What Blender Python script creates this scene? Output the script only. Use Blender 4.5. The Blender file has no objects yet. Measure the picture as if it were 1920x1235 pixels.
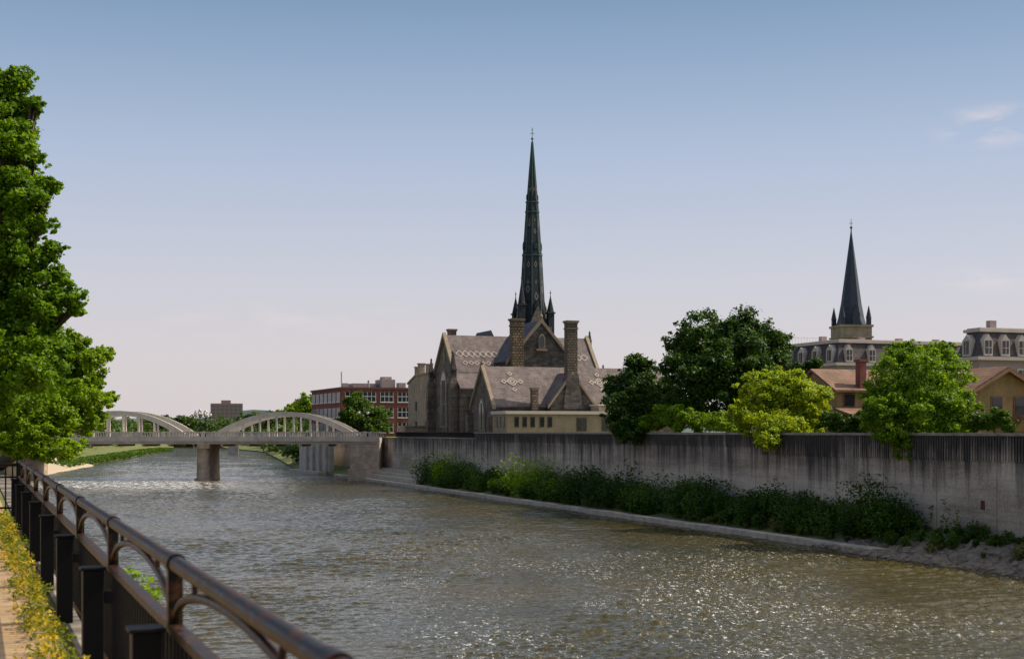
import bpy, bmesh, math, random
import numpy as np
from mathutils import Vector
random.seed(7); rng=np.random.default_rng(11)
F=2667.0; HY=808.0; H=8.0
def gx(px,Y): return (px-960.0)/F*Y
def hz(py,Y): return H-(py-HY)/F*Y
scene=bpy.context.scene
A=math.radians(20.4)

# ---------------------------------------------------------------- materials
class NT:
    def __init__(s,name):
        s.m=bpy.data.materials.new(name); s.m.use_nodes=True
        s.t=s.m.node_tree; s.n=s.t.nodes; s.n.clear()
        s.out=s.n.new('ShaderNodeOutputMaterial')
    def new(s,t,**k):
        n=s.n.new(t)
        for a,b in k.items(): setattr(n,a,b)
        return n
    def link(s,a,b): s.t.links.new(a,b)
    def val(s,sock,v):
        if hasattr(v,'is_linked') or isinstance(v,bpy.types.NodeSocket): s.link(v,sock)
        else: sock.default_value=v
    def math(s,op,a,b=0.0,c=None):
        n=s.new('ShaderNodeMath',operation=op); s.val(n.inputs[0],a); s.val(n.inputs[1],b)
        if c is not None: s.val(n.inputs[2],c)
        return n.outputs[0]
    def mix(s,f,a,b,bt='MIX'):
        n=s.new('ShaderNodeMixRGB',blend_type=bt); s.val(n.inputs[0],f)
        s.val(n.inputs[1],a if not isinstance(a,tuple) else (*a,1)[:4]); s.val(n.inputs[2],b if not isinstance(b,tuple) else (*b,1)[:4])
        return n.outputs[0]
    def ramp(s,f,stops):
        n=s.new('ShaderNodeValToRGB'); e=n.color_ramp.elements
        while len(e)<len(stops): e.new(0.5)
        for el,(p,c) in zip(e,stops):
            el.position=p; el.color=(*c,1) if isinstance(c,tuple) else (c,c,c,1)
        s.link(f,n.inputs[0]); return n.outputs[0]
    def maprange(s,v,a,b,c=0.0,d=1.0):
        n=s.new('ShaderNodeMapRange'); s.link(v,n.inputs[0])
        for i,q in enumerate((a,b,c,d)): n.inputs[i+1].default_value=q
        return n.outputs[0]
    def pos(s): return s.new('ShaderNodeNewGeometry').outputs['Position']
    def noise(s,vec,scale,detail=4,rough=.6):
        n=s.new('ShaderNodeTexNoise'); n.inputs['Scale'].default_value=scale; n.inputs['Detail'].default_value=detail
        n.inputs['Roughness'].default_value=rough; s.link(vec,n.inputs['Vector']); return n.outputs['Fac']
    def vmul(s,vec,v):
        n=s.new('ShaderNodeVectorMath',operation='MULTIPLY'); s.link(vec,n.inputs[0]); n.inputs[1].default_value=v; return n.outputs[0]
    def dot(s,vec,v):
        n=s.new('ShaderNodeVectorMath',operation='DOT_PRODUCT'); s.link(vec,n.inputs[0]); n.inputs[1].default_value=v; return n.outputs['Value']
    def comb(s,x,y,z=0.0):
        n=s.new('ShaderNodeCombineXYZ'); s.val(n.inputs[0],x); s.val(n.inputs[1],y); s.val(n.inputs[2],z); return n.outputs[0]
    def bump(s,h,st,dist=.02):
        n=s.new('ShaderNodeBump'); n.inputs['Strength'].default_value=st; n.inputs['Distance'].default_value=dist
        s.link(h,n.inputs['Height']); return n.outputs[0]
    def bsdf(s,col,rough=.8,metal=0.0,normal=None,spec=.3):
        b=s.new('ShaderNodeBsdfPrincipled'); s.val(b.inputs['Base Color'],(*col,1) if isinstance(col,tuple) else col)
        s.val(b.inputs['Roughness'],rough); b.inputs['Metallic'].default_value=metal
        b.inputs['Specular IOR Level'].default_value=spec
        if normal is not None: s.link(normal,b.inputs['Normal'])
        s.link(b.outputs[0],s.out.inputs[0]); return b

def plain(name,col,rough=.7,metal=0.0,var=.25,sc=1.5,spec=.3):
    t=NT(name); p=t.pos(); n=t.noise(p,sc,6); n2=t.noise(p,sc*9,4)
    k=t.math('ADD',t.math('MULTIPLY',n,.7),t.math('MULTIPLY',n2,.3))
    lo=tuple(c*(1-var) for c in col); hi=tuple(min(1,c*(1+var)) for c in col)
    t.bsdf(t.ramp(k,[(.3,lo),(.7,hi)]),rough,metal,t.bump(n2,.15,.01),spec); return t.m

def masonry(name,c1,c2,mortar,bw,bh,ang=A,var=.35,ms=.02):
    t=NT(name); p=t.pos()
    x=t.dot(p,(math.cos(ang)-math.sin(ang),math.sin(ang)+math.cos(ang),0)); z=t.dot(p,(0,0,1))
    br=t.new('ShaderNodeTexBrick'); t.link(t.comb(x,z),br.inputs['Vector'])
    br.inputs['Color1'].default_value=(*c1,1); br.inputs['Color2'].default_value=(*c2,1); br.inputs['Mortar'].default_value=(*mortar,1)
    br.inputs['Scale'].default_value=1; br.inputs['Brick Width'].default_value=bw; br.inputs['Row Height'].default_value=bh
    br.inputs['Mortar Size'].default_value=ms; br.inputs['Bias'].default_value=0
    n=t.noise(p,.6,6); n2=t.noise(t.vmul(p,(1,1,.25)),1.3,4)
    k=t.math('MULTIPLY',t.math('ADD',n,n2),.5)
    col=t.mix(1.0,br.outputs['Color'],t.ramp(k,[(.36,1-var),(.64,1.0+var*.3)]),'MULTIPLY')
    t.bsdf(col,.85,0,t.bump(t.math('ADD',t.math('MULTIPLY',br.outputs['Fac'],-1.0),t.noise(p,5,3)),.5,.03)); return t.m

def foliage(name,dark,light,trans=.35,nsc=.5):
    t=NT(name); g=t.new('ShaderNodeNewGeometry')
    n=t.noise(g.outputs['Position'],nsc,3)
    k=t.math('ADD',t.math('MULTIPLY',n,.75),t.math('MULTIPLY',g.outputs['Random Per Island'],.35))
    col=t.ramp(k,[(.28,dark),(.8,light)])
    d=t.new('ShaderNodeBsdfPrincipled'); t.link(col,d.inputs['Base Color']); d.inputs['Roughness'].default_value=.5; d.inputs['Specular IOR Level'].default_value=.2
    tr=t.new('ShaderNodeBsdfTranslucent'); t.link(t.mix(1.0,col,(1.9,1.7,.4),'MULTIPLY'),tr.inputs[0])
    mx=t.new('ShaderNodeMixShader'); mx.inputs[0].default_value=trans
    t.link(d.outputs[0],mx.inputs[1]); t.link(tr.outputs[0],mx.inputs[2]); t.link(mx.outputs[0],t.out.inputs[0]); return t.m

# ---------------------------------------------------------------- mesh builder
class M:
    def __init__(s,o=(0,0,0),a=0.0):
        s.o=o; s.u=(math.cos(a),math.sin(a)); s.w=(-math.sin(a),math.cos(a)); s.v=[]; s.f=[]
    def p(s,x,y,z): return (s.o[0]+x*s.u[0]+y*s.w[0], s.o[1]+x*s.u[1]+y*s.w[1], s.o[2]+z)
    def add(s,pts,faces):
        b=len(s.v); s.v+= [s.p(*q) for q in pts]; s.f+= [[b+i for i in f] for f in faces]
    def box(s,x0,x1,y0,y1,z0,z1):
        s.add([(x0,y0,z0),(x1,y0,z0),(x1,y1,z0),(x0,y1,z0),(x0,y0,z1),(x1,y0,z1),(x1,y1,z1),(x0,y1,z1)],
              [(0,3,2,1),(4,5,6,7),(0,1,5,4),(1,2,6,5),(2,3,7,6),(3,0,4,7)])
    def frus(s,cx,cy,z0,z1,ax,ay,bx,by):
        s.add([(cx-ax,cy-ay,z0),(cx+ax,cy-ay,z0),(cx+ax,cy+ay,z0),(cx-ax,cy+ay,z0),(cx-bx,cy-by,z1),(cx+bx,cy-by,z1),(cx+bx,cy+by,z1),(cx-bx,cy+by,z1)],
              [(0,3,2,1),(4,5,6,7),(0,1,5,4),(1,2,6,5),(2,3,7,6),(3,0,4,7)])
    def prx(s,pts,x0,x1):
        n=len(pts); s.add([(x0,a,b) for a,b in pts]+[(x1,a,b) for a,b in pts],
          [tuple(range(n)),tuple(range(2*n-1,n-1,-1))]+[(i,i+n,(i+1)%n+n,(i+1)%n) for i in range(n)])
    def pry(s,pts,y0,y1):
        n=len(pts); s.add([(a,y0,b) for a,b in pts]+[(a,y1,b) for a,b in pts],
          [tuple(range(n)),tuple(range(2*n-1,n-1,-1))]+[(i,i+n,(i+1)%n+n,(i+1)%n) for i in range(n)])
    def lathe(s,cx,cy,prof,n=8,ph=None):
        if ph is None: ph=math.pi/n
        pts=[]; fs=[]
        for z,r in prof:
            pts+=[(cx+r*math.cos(ph+2*math.pi*i/n),cy+r*math.sin(ph+2*math.pi*i/n),z) for i in range(n)]
        for k in range(len(prof)-1):
            fs+=[(k*n+i,k*n+(i+1)%n,(k+1)*n+(i+1)%n,(k+1)*n+i) for i in range(n)]
        fs+=[tuple(range(n-1,-1,-1)),tuple(range((len(prof)-1)*n,len(prof)*n))]
        s.add(pts,fs)
    def tube(s,path,rad,n=8):
        pts=[];fs=[];L=len(path); path=[Vector(q) for q in path]
        if not hasattr(rad,'__len__'): rad=[rad]*L
        for k,q in enumerate(path):
            d=(path[min(k+1,L-1)]-path[max(k-1,0)]).normalized()
            up=Vector((0,0,1)) if abs(d.z)<.95 else Vector((1,0,0))
            a=d.cross(up).normalized(); b=a.cross(d)
            for i in range(n):
                t=2*math.pi*i/n; c=q+(a*math.cos(t)+b*math.sin(t))*rad[k]; pts.append(tuple(c))
        for k in range(L-1):
            fs+=[(k*n+i,k*n+(i+1)%n,(k+1)*n+(i+1)%n,(k+1)*n+i) for i in range(n)]
        fs+=[tuple(range(n-1,-1,-1)),tuple(range((L-1)*n,L*n))]
        s.add(pts,fs)
    def obj(s,name,mat,parent=None,smooth=False,bev=0):
        me=bpy.data.meshes.new(name); me.from_pydata(s.v,[],s.f); me.update()
        bm=bmesh.new(); bm.from_mesh(me); bmesh.ops.recalc_face_normals(bm,faces=bm.faces); bm.to_mesh(me); bm.free()
        me.materials.append(mat)
        if smooth:
            for q in me.polygons: q.use_smooth=True
        ob=bpy.data.objects.new(name,me); scene.collection.objects.link(ob)
        if parent: ob.parent=parent
        if bev:
            md=ob.modifiers.new('bevel','BEVEL'); md.width=bev; md.segments=2
        return ob
def empty(name):
    e=bpy.data.objects.new(name,None); scene.collection.objects.link(e); return e

def arrays_obj(name,V,Fc,mat,parent=None):
    me=bpy.data.meshes.new(name); nv=len(V); nf=len(Fc)
    me.vertices.add(nv); me.vertices.foreach_set('co',V.astype(np.float32).ravel())
    me.loops.add(nf*4); me.loops.foreach_set('vertex_index',Fc.astype(np.int32).ravel())
    me.polygons.add(nf); me.polygons.foreach_set('loop_start',np.arange(0,nf*4,4,dtype=np.int32))
    me.update(calc_edges=True); me.materials.append(mat)
    ob=bpy.data.objects.new(name,me); scene.collection.objects.link(ob)
    if parent: ob.parent=parent
    return ob
def unit(n):
    d=rng.normal(size=(n,3)); return d/np.linalg.norm(d,axis=1)[:,None]
def leaf_mesh(name,P,size,mat,parent=None,aspect=.32,nrm=None):
    n=len(P); d=unit(n); d[:,2]=d[:,2]*.6-.25; d/=np.linalg.norm(d,axis=1)[:,None]
    up=unit(n)*.75+np.array([0,0,.55])
    if nrm is not None: up+=nrm*.7
    w=np.cross(d,up); w/=np.linalg.norm(w,axis=1)[:,None]+1e-6
    s=(size*rng.uniform(.6,1.35,n))[:,None]
    V=np.stack([P-d*s*.5,P+w*s*aspect,P+d*s*.5,P-w*s*aspect],1).reshape(-1,3)
    return arrays_obj(name,V,np.arange(n*4).reshape(n,4),mat,parent)
def crown_points(lobes,n,clr=.3,nk=26,flat=.75,fill=.18):
    L=np.array(lobes,float); wt=(L[:,3]*L[:,4]*L[:,5])**(2/3); wt/=wt.sum(); out=[];nr=[]
    for l,w in zip(L,wt):
        m=int(n*w)
        if m<8: continue
        k=max(6,nk); c=l[:3]; R=l[3:6]
        dirs=unit(k); rad=rng.uniform(.5,1.12,k)[:,None]; cc=c+dirs*rad*R
        cr=rng.uniform(.45,1.35,k)*clr*R.mean()
        pk=cr**2; pk/=pk.sum()
        mm=int(m*(1-fill)); idx=rng.choice(k,mm,p=pk)
        dd=unit(mm); rr=rng.uniform(0,1,mm)**.5
        jag=1+.35*np.sin(dd[:,0]*7+idx*1.7)*np.sin(dd[:,1]*6+idx)
        P=cc[idx]+dd*(rr*cr[idx]*jag)[:,None]*np.array([1,1,flat]); out.append(P); nr.append(dirs[idx]*.5+dd*.5)
        m2=m-mm; dd=unit(m2); P=c+dd*(rng.uniform(0,1,m2)**.5)[:,None]*R*.85; out.append(P); nr.append(dd)
    return np.concatenate(out),np.concatenate(nr)
def tree(name,base,lobes,n,size,mat,bark,trunk_r=.3,clr=.3,nk=26,fill=.18):
    e=empty(name); P,N=crown_points(lobes,n,clr,nk,fill=fill)
    leaf_mesh('foliage',P,size,mat,e,nrm=N)
    m=M(); b=Vector(base); cen=Vector(np.mean([l[:3] for l in lobes],axis=0).tolist())
    low=min(l[2] for l in lobes); top=Vector((cen.x*.6+b.x*.4,cen.y*.6+b.y*.4,max(low,b.z+1.5)))
    m.tube([b,b.lerp(top,.5)+Vector((.1,.1,0)),top],[trunk_r*1.3,trunk_r,trunk_r*.75],10)
    for l in lobes:
        q=Vector(l[:3]); st=b.lerp(top,random.uniform(.6,1)); mid=st.lerp(q,.5)+Vector((0,0,.15*(q-st).length))
        m.tube([st,mid,q],[trunk_r*.5,trunk_r*.3,trunk_r*.1],6)
        for _ in range(4):
            d=Vector(unit(1)[0].tolist()); e2=q+Vector((d.x*l[3],d.y*l[4],d.z*l[5]))*.8
            m.tube([q.lerp(st,.3),q.lerp(e2,.5),e2],[trunk_r*.2,trunk_r*.12,trunk_r*.04],5)
    m.obj('trunk',bark,e,True); return e
def lb(px,py,rx,Y,ry=None,dY=0):
    y=Y+dY; k=y/F; ry=ry or rx
    return (gx(px,y),y,hz(py,y),rx*k,(rx+ry)*.5*k,ry*k)

# ---------------------------------------------------------------- world
SUN_A=math.radians(75); SUN_E=math.radians(47)
sdir=Vector((math.sin(SUN_A)*math.cos(SUN_E),math.cos(SUN_A)*math.cos(SUN_E),math.sin(SUN_E)))
w=bpy.data.worlds.new("World"); scene.world=w; w.use_nodes=True; nt=w.node_tree; nt.nodes.clear()
o=nt.nodes.new('ShaderNodeOutputWorld'); bg=nt.nodes.new('ShaderNodeBackground'); bg.inputs[1].default_value=.1
sk=nt.nodes.new('ShaderNodeTexSky'); sk.sky_type='NISHITA'; sk.sun_disc=False; sk.sun_elevation=SUN_E; sk.sun_rotation=SUN_A; sk.dust_density=2; sk.air_density=1
tc=nt.nodes.new('ShaderNodeTexCoord'); sp=nt.nodes.new('ShaderNodeSeparateXYZ'); nt.links.new(tc.outputs['Generated'],sp.inputs[0])
rp=nt.nodes.new('ShaderNodeValToRGB'); e=rp.color_ramp.elements
stops=[(0,(.74,.675,.675)),(.05,(.725,.67,.695)),(.11,(.63,.64,.725)),(.19,(.46,.545,.71)),(.26,(.285,.405,.58)),(.30,(.20,.32,.48)),(.5,(.175,.25,.38)),(1,(.16,.23,.37))]
while len(e)<len(stops): e.new(.5)
for el,(q,c) in zip(e,stops): el.position=q; el.color=(*c,1)
nt.links.new(sp.outputs[2],rp.inputs[0])
sc=nt.nodes.new('ShaderNodeVectorMath'); sc.operation='SCALE'; sc.inputs['Scale'].default_value=10; nt.links.new(rp.outputs[0],sc.inputs[0])
mx=nt.nodes.new('ShaderNodeMixRGB'); mx.inputs[0].default_value=.88; nt.links.new(sk.outputs[0],mx.inputs[1]); nt.links.new(sc.outputs[0],mx.inputs[2])
dn=nt.nodes.new('ShaderNodeVectorMath'); dn.operation='DOT_PRODUCT'; nt.links.new(tc.outputs['Generated'],dn.inputs[0]); dn.inputs[1].default_value=sdir
gm=nt.nodes.new('ShaderNodeMapRange'); gm.interpolation_type='SMOOTHERSTEP'; nt.links.new(dn.outputs['Value'],gm.inputs[0]); gm.inputs[1].default_value=.62; gm.inputs[2].default_value=1.0
ga=nt.nodes.new('ShaderNodeMixRGB'); ga.blend_type='ADD'; nt.links.new(gm.outputs[0],ga.inputs[0]); nt.links.new(mx.outputs[0],ga.inputs[1]); ga.inputs[2].default_value=(17,15.5,13,1)
last=ga.outputs[0]
cn=nt.nodes.new('ShaderNodeTexNoise'); cn.inputs['Scale'].default_value=26; cn.inputs['Detail'].default_value=7
vm=nt.nodes.new('ShaderNodeVectorMath'); vm.operation='MULTIPLY'; vm.inputs[1].default_value=(1,1,3.2); nt.links.new(tc.outputs['Generated'],vm.inputs[0]); nt.links.new(vm.outputs[0],cn.inputs['Vector'])
for (px,py,rx,rz,st) in [(1865,235,.05,.018,.75),(1870,525,.06,.014,.35),(560,600,.16,.02,.18)]:
    d=Vector((gx(px,1),1,(HY-py)/F)).normalized()
    s1=nt.nodes.new('ShaderNodeVectorMath'); s1.operation='SUBTRACT'; nt.links.new(tc.outputs['Generated'],s1.inputs[0]); s1.inputs[1].default_value=d
    s2=nt.nodes.new('ShaderNodeVectorMath'); s2.operation='MULTIPLY'; nt.links.new(s1.outputs[0],s2.inputs[0]); s2.inputs[1].default_value=(1/rx,1/rx,1/rz)
    s3=nt.nodes.new('ShaderNodeVectorMath'); s3.operation='LENGTH'; nt.links.new(s2.outputs[0],s3.inputs[0])
    mr=nt.nodes.new('ShaderNodeMapRange'); mr.interpolation_type='SMOOTHSTEP'; nt.links.new(s3.outputs['Value'],mr.inputs[0]); mr.inputs[1].default_value=0; mr.inputs[2].default_value=1; mr.inputs[3].default_value=1; mr.inputs[4].default_value=0
    mr2=nt.nodes.new('ShaderNodeMapRange'); nt.links.new(cn.outputs[0],mr2.inputs[0]); mr2.inputs[1].default_value=.42; mr2.inputs[2].default_value=.66
    mm=nt.nodes.new('ShaderNodeMath'); mm.operation='MULTIPLY'; nt.links.new(mr.outputs[0],mm.inputs[0]); nt.links.new(mr2.outputs[0],mm.inputs[1])
    m3=nt.nodes.new('ShaderNodeMath'); m3.operation='MULTIPLY'; nt.links.new(mm.outputs[0],m3.inputs[0]); m3.inputs[1].default_value=st
    mc=nt.nodes.new('ShaderNodeMixRGB'); nt.links.new(m3.outputs[0],mc.inputs[0]); nt.links.new(last,mc.inputs[1]); mc.inputs[2].default_value=(8.6,7.5,7.5,1); last=mc.outputs[0]
nt.links.new(last,bg.inputs[0]); nt.links.new(bg.outputs[0],o.inputs[0])
sd=bpy.data.lights.new('sun','SUN'); sd.energy=5.0; sd.angle=math.radians(.5); sd.color=(1,.90,.73)
so=bpy.data.objects.new('sun',sd); scene.collection.objects.link(so)
so.rotation_euler=sdir.to_track_quat('Z','Y').to_euler()

# ---------------------------------------------------------------- camera
cd=bpy.data.cameras.new('camera'); cam=bpy.data.objects.new('camera',cd); scene.collection.objects.link(cam); scene.camera=cam
cam.location=(0,0,H); cam.rotation_euler=(math.radians(90),0,0); cd.lens=50; cd.sensor_width=36; cd.shift_y=(HY-617.5)/1920
cd.clip_end=20000; cd.clip_start=.1; cd.dof.use_dof=True; cd.dof.focus_distance=150; cd.dof.aperture_fstop=4.0
scene.view_settings.view_transform='Standard'; scene.view_settings.look='None'; scene.view_settings.exposure=0

# ---------------------------------------------------------------- shared materials
bark=plain('bark',(.09,.065,.045),.9)
fol_near=foliage('foliage_fresh',(.03,.085,.005),(.18,.31,.010),.42,.8)
fol_light=foliage('foliage_lime',(.06,.13,.008),(.26,.39,.014),.42,.6)
fol_dark=foliage('foliage_dark',(.010,.036,.006),(.065,.13,.012),.28,.35)
fol_mid=foliage('foliage_mid',(.018,.05,.006),(.10,.18,.014),.3,.4)
fol_yel=foliage('foliage_yellow',(.10,.18,.008),(.38,.45,.02),.42,.5)
fol_far=foliage('foliage_far',(.03,.07,.018),(.11,.17,.04),.25,.08)
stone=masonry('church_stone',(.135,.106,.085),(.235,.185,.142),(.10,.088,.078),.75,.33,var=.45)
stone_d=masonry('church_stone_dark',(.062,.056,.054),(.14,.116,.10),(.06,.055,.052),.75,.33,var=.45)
chim=masonry('chimney_stone',(.32,.23,.13),(.17,.115,.07),(.055,.045,.035),.55,.40,ms=.06)
trim=plain('cut_stone_trim',(.25,.195,.135),.8)
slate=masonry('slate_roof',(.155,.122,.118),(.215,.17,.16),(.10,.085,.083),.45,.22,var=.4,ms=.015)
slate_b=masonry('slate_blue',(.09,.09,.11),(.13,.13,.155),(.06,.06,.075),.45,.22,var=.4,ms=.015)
slate_p=plain('slate_pale_pattern',(.42,.35,.30),.8)
spire_m=masonry('spire_slate',(.025,.033,.04),(.04,.05,.058),(.015,.02,.02),.4,.25,var=.4)
copper=plain('copper_trim',(.06,.12,.10),.6)
glass=plain('window_glass',(.02,.025,.03),.12,0,.4,spec=.6)
white=plain('white_paint',(.70,.68,.66),.5,var=.06)
iron=plain('black_iron',(.006,.006,.007),.5,0,.3,spec=.15)
conc=plain('bridge_concrete',(.46,.405,.35),.85,var=.32,sc=.8)
red=masonry('red_brick',(.25,.05,.038),(.31,.07,.05),(.2,.12,.10),.35,.12)
tanb=masonry('tan_brick',(.36,.25,.155),(.42,.30,.19),(.34,.28,.21),.3,.1,var=.2)
yelb=masonry('yellow_brick',(.34,.21,.08),(.42,.27,.11),(.30,.22,.13),.3,.1)
buff=masonry('buff_stone',(.33,.255,.185),(.41,.32,.23),(.28,.235,.19),.5,.25)
mauve=plain('mauve_wall',(.33,.25,.245),.8,var=.1)
roof_br=masonry('brown_shingle',(.20,.11,.07),(.27,.15,.095),(.14,.08,.055),.4,.2)
wood=plain('weathered_wood',(.25,.14,.08),.8)

def wall_mat(name,dirv):
    t=NT(name); p=t.pos(); x=t.dot(p,(*dirv,0)); z=t.dot(p,(0,0,1))
    big=t.noise(t.comb(t.math('MULTIPLY',x,.10),t.math('MULTIPLY',z,.45)),1.0,7,.65)
    streak=t.noise(t.comb(t.math('MULTIPLY',x,1.3),t.math('MULTIPLY',z,.07)),1.0,7,.7)
    patch=t.noise(t.comb(t.math('MULTIPLY',x,.13),t.math('MULTIPLY',z,.12)),1.0,4,.6)
    fine=t.noise(p,6,5)
    base=t.ramp(t.math('ADD',t.math('MULTIPLY',big,.65),t.math('MULTIPLY',fine,.35)),[(.36,(.24,.19,.145)),(.5,(.45,.375,.30)),(.66,(.63,.54,.45))])
    hi=t.maprange(z,3.0,7.7)
    f=t.math('ADD',t.math('MULTIPLY',streak,.8),t.math('ADD',t.math('MULTIPLY',hi,.36),t.math('MULTIPLY',patch,.35)))
    sm=t.math('MULTIPLY',t.ramp(f,[(.67,0.0),(.88,1.0)]),.92)
    col=t.mix(sm,base,(.04,.036,.036))
    lo=t.maprange(z,.8,3.4,.7,0)
    col=t.mix(t.math('MULTIPLY',lo,big),col,(.18,.11,.07))
    fz=t.math('FRACT',t.math('DIVIDE',z,.62)); hl=t.math('LESS_THAN',fz,.05)
    fx=t.math('FRACT',t.math('DIVIDE',x,6.1)); vl=t.math('LESS_THAN',fx,.008)
    col=t.mix(t.math('MULTIPLY',hl,.28),col,(.1,.085,.07)); col=t.mix(t.math('MULTIPLY',vl,.85),col,(.04,.035,.03))
    t.bsdf(col,.88,0,t.bump(fine,.3,.02)); return t.m
RD=(-.326,.945)
wallm=wall_mat('stained_concrete',RD)

# ---------------------------------------------------------------- ground, water
def rail_x(Y): return .9-.379*Y
ST=[(-80,31.6,83.9,88.1),(0,1.2,56.3,60.5),(85,-31,27,31.2),(150,-55.7,4.5,8.75),(200,-75.5,-12.7,-8.5),(232,-83,-23.7,-19.5),(250,-86,-30,-25.8),(288,-92,-44,-38.5),(400,-110,-66,-60),(533,-133,-93,-84),(711,-168,-150,-138),(790,-200,-199,-190),(12000,-3000,-2999,-2990)]
gv=[];gf=[]
def prof(i,Y,XL,XT,XW):
    far=Y>249
    if i>=11: return [(-9000,7),(XL-40,6.5),(XL-16,3 if i==11 else 7),(XL,z0:=(3 if i==11 else 7)),(XL+.2,z0),(XT-.2,z0),(XT,z0),(XT+1,z0),(XW,4 if i==11 else 7),(XW+.25,4.5 if i==11 else 7),(9000,7)]
    if far: L=[(-9000,7),(XL-40,6.8),(XL-14,3.2),(XL-1.5,.7),(XL,-2)]
    else: L=[(-9000,6.4),(XL-40,6.35),(XL-14,6.35),(XL-.25,6.33),(XL-.2,-2)]
    R=[(XT-.2,-2),(XT+.3,.35),(XT+1.2,.55),(XW,1.6),(XW+.25,6.9 if not far or Y<290 else 3.4),(9000,6.9)]
    return L+R
for i,(Y,a,b,c) in enumerate(ST):
    for x,z in prof(i,Y,a,b,c): gv.append((x,Y,z))
for i in range(len(ST)-1):
    for j in range(10): gf.append((i*11+j,i*11+j+1,(i+1)*11+j+1,(i+1)*11+j))
t=NT('grass_ground'); p=t.pos(); n=t.noise(p,.25,6); n2=t.noise(p,4,5)
t.bsdf(t.ramp(t.math('ADD',t.math('MULTIPLY',n,.5),t.math('MULTIPLY',n2,.5)),[(.3,(.06,.08,.02)),(.5,(.12,.14,.04)),(.7,(.22,.18,.10))]),.95,0,t.bump(n2,.6,.1))
g=M(); g.v=gv; g.f=gf; g.obj('ground',t.m)
# water: displaced grid, finer where it is nearer
NXg,NYg=680,2100
tt=np.linspace(0,1,NYg); Yg=22*np.exp(tt*math.log(900/22))
Ygr=np.repeat(Yg,NXg)
Xgr=(np.tile(np.linspace(-.50,.52,NXg),NYg))*(Ygr+12)+(-.03*Ygr)
Zg=np.zeros_like(Xgr)
uu=Xgr*.945+Ygr*.326; vv=-Xgr*.326+Ygr*.945
r2=np.random.default_rng(5)
sp_l=Ygr*math.log(900/22)/NYg*2.4
patch=.72+.34*np.sin(uu*.11+1.3*np.sin(vv*.05))*np.sin(vv*.083+1.1*np.sin(uu*.07+2))
patch*=.78+.25*np.sin(uu*.31+2*np.sin(vv*.17))
for k in range(64):
    lam=.17*1.058**k if k<56 else r2.uniform(3,8)
    th=r2.normal(0,.85)+math.pi/2; kk=2*math.pi/lam
    amp=.0165*lam**.80*(1 if lam<1.4 else (.55 if lam<2.5 else .22))
    ph=r2.uniform(0,6.28)
    fade=np.clip((lam/sp_l-1.0)/1.5,0,1)
    wob=.8*np.sin(uu*r2.uniform(.1,.6)+r2.uniform(0,6))+.8*np.sin(vv*r2.uniform(.1,.6)+r2.uniform(0,6))
    s_=np.sin(kk*(uu*math.cos(th)+vv*math.sin(th))+ph+wob*2.4)
    Zg+=amp*fade*(1-np.abs(s_))*1.6*patch if k%2 else amp*fade*s_*patch
V=np.stack([Xgr,Ygr,Zg-Zg.mean()],1)
ii=(np.arange(NYg-1)[:,None]*NXg+np.arange(NXg-1)[None,:]).ravel()
Fq=np.stack([ii,ii+1,ii+NXg+1,ii+NXg],1)
t=NT('river_water'); p=t.pos()
q=t.comb(t.dot(p,(.945,.326,0)),t.dot(p,(RD[0]*.6,RD[1]*.6,0)))
w1=t.noise(q,1.6,3,.5); w2=t.noise(q,6.5,3,.6)
pat=t.ramp(t.noise(q,.05,4),[(.35,.45),(.65,1.3)])
yy=t.dot(p,(0,1,0)); xx=t.dot(p,(1,0,0))
farb=t.maprange(yy,50,170,.4,1.0)
hgt=t.math('MULTIPLY',t.math('MULTIPLY',t.math('ADD',t.math('MULTIPLY',w1,.30),t.math('MULTIPLY',w2,.12)),pat),farb)
cm=t.ramp(t.noise(p,.03,3),[(.35,(.070,.050,.009)),(.65,(.036,.031,.008))])
# broken water below the bridge and sun glitter painted white into the base colour
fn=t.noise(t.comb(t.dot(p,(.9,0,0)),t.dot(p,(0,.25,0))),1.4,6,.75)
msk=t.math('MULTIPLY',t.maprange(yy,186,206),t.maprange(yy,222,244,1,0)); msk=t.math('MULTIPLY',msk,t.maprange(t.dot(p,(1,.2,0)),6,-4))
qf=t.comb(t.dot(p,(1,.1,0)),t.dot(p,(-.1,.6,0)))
f2=t.noise(qf,.085,5,.65); glint=t.math('MULTIPLY',t.ramp(f2,[(.42,0.0),(.58,1.0)]),t.ramp(t.noise(qf,3.4,7,.88),[(.56,0.0),(.60,1.0)]))
glint=t.math('MULTIPLY',glint,t.maprange(yy,125,80)); glint=t.math('MULTIPLY',glint,t.maprange(t.math('ADD',xx,t.math('MULTIPLY',yy,.13)),-2,6))
foam_glint=t.math('MINIMUM',t.math('ADD',t.math('MULTIPLY',msk,t.ramp(fn,[(.47,0.0),(.60,.85)])),glint),1.0)
colw=t.mix(foam_glint,cm,(.82,.80,.78))
b=t.bsdf(colw,t.math('ADD',t.math('MULTIPLY',foam_glint,.5),.05),0,t.bump(hgt,1.0,1.0),.42); b.inputs['IOR'].default_value=1.33
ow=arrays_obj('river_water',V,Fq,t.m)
ow.data.polygons.foreach_set('use_smooth',np.ones(len(Fq),dtype=bool))
hm=plain('hill_woods',(.11,.145,.13),.95,var=.3,sc=.01)
hv=[];hf=[];N=120
for i in range(N+1):
    x=-1800+3600*i/N
    z=20+9*math.sin(i*.31)+6*math.sin(i*.83+1)+random.uniform(-1,1)
    hv+=[(x,2300,0),(x,2300+40*math.sin(i*.2),z+8),(x,3000,z+2)]
for i in range(N):
    for j in (0,1): hf.append((i*3+j,i*3+3+j,i*3+4+j,i*3+1+j))
g=M(); g.v=hv; g.f=hf; g.obj('hills',hm,smooth=True)

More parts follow.
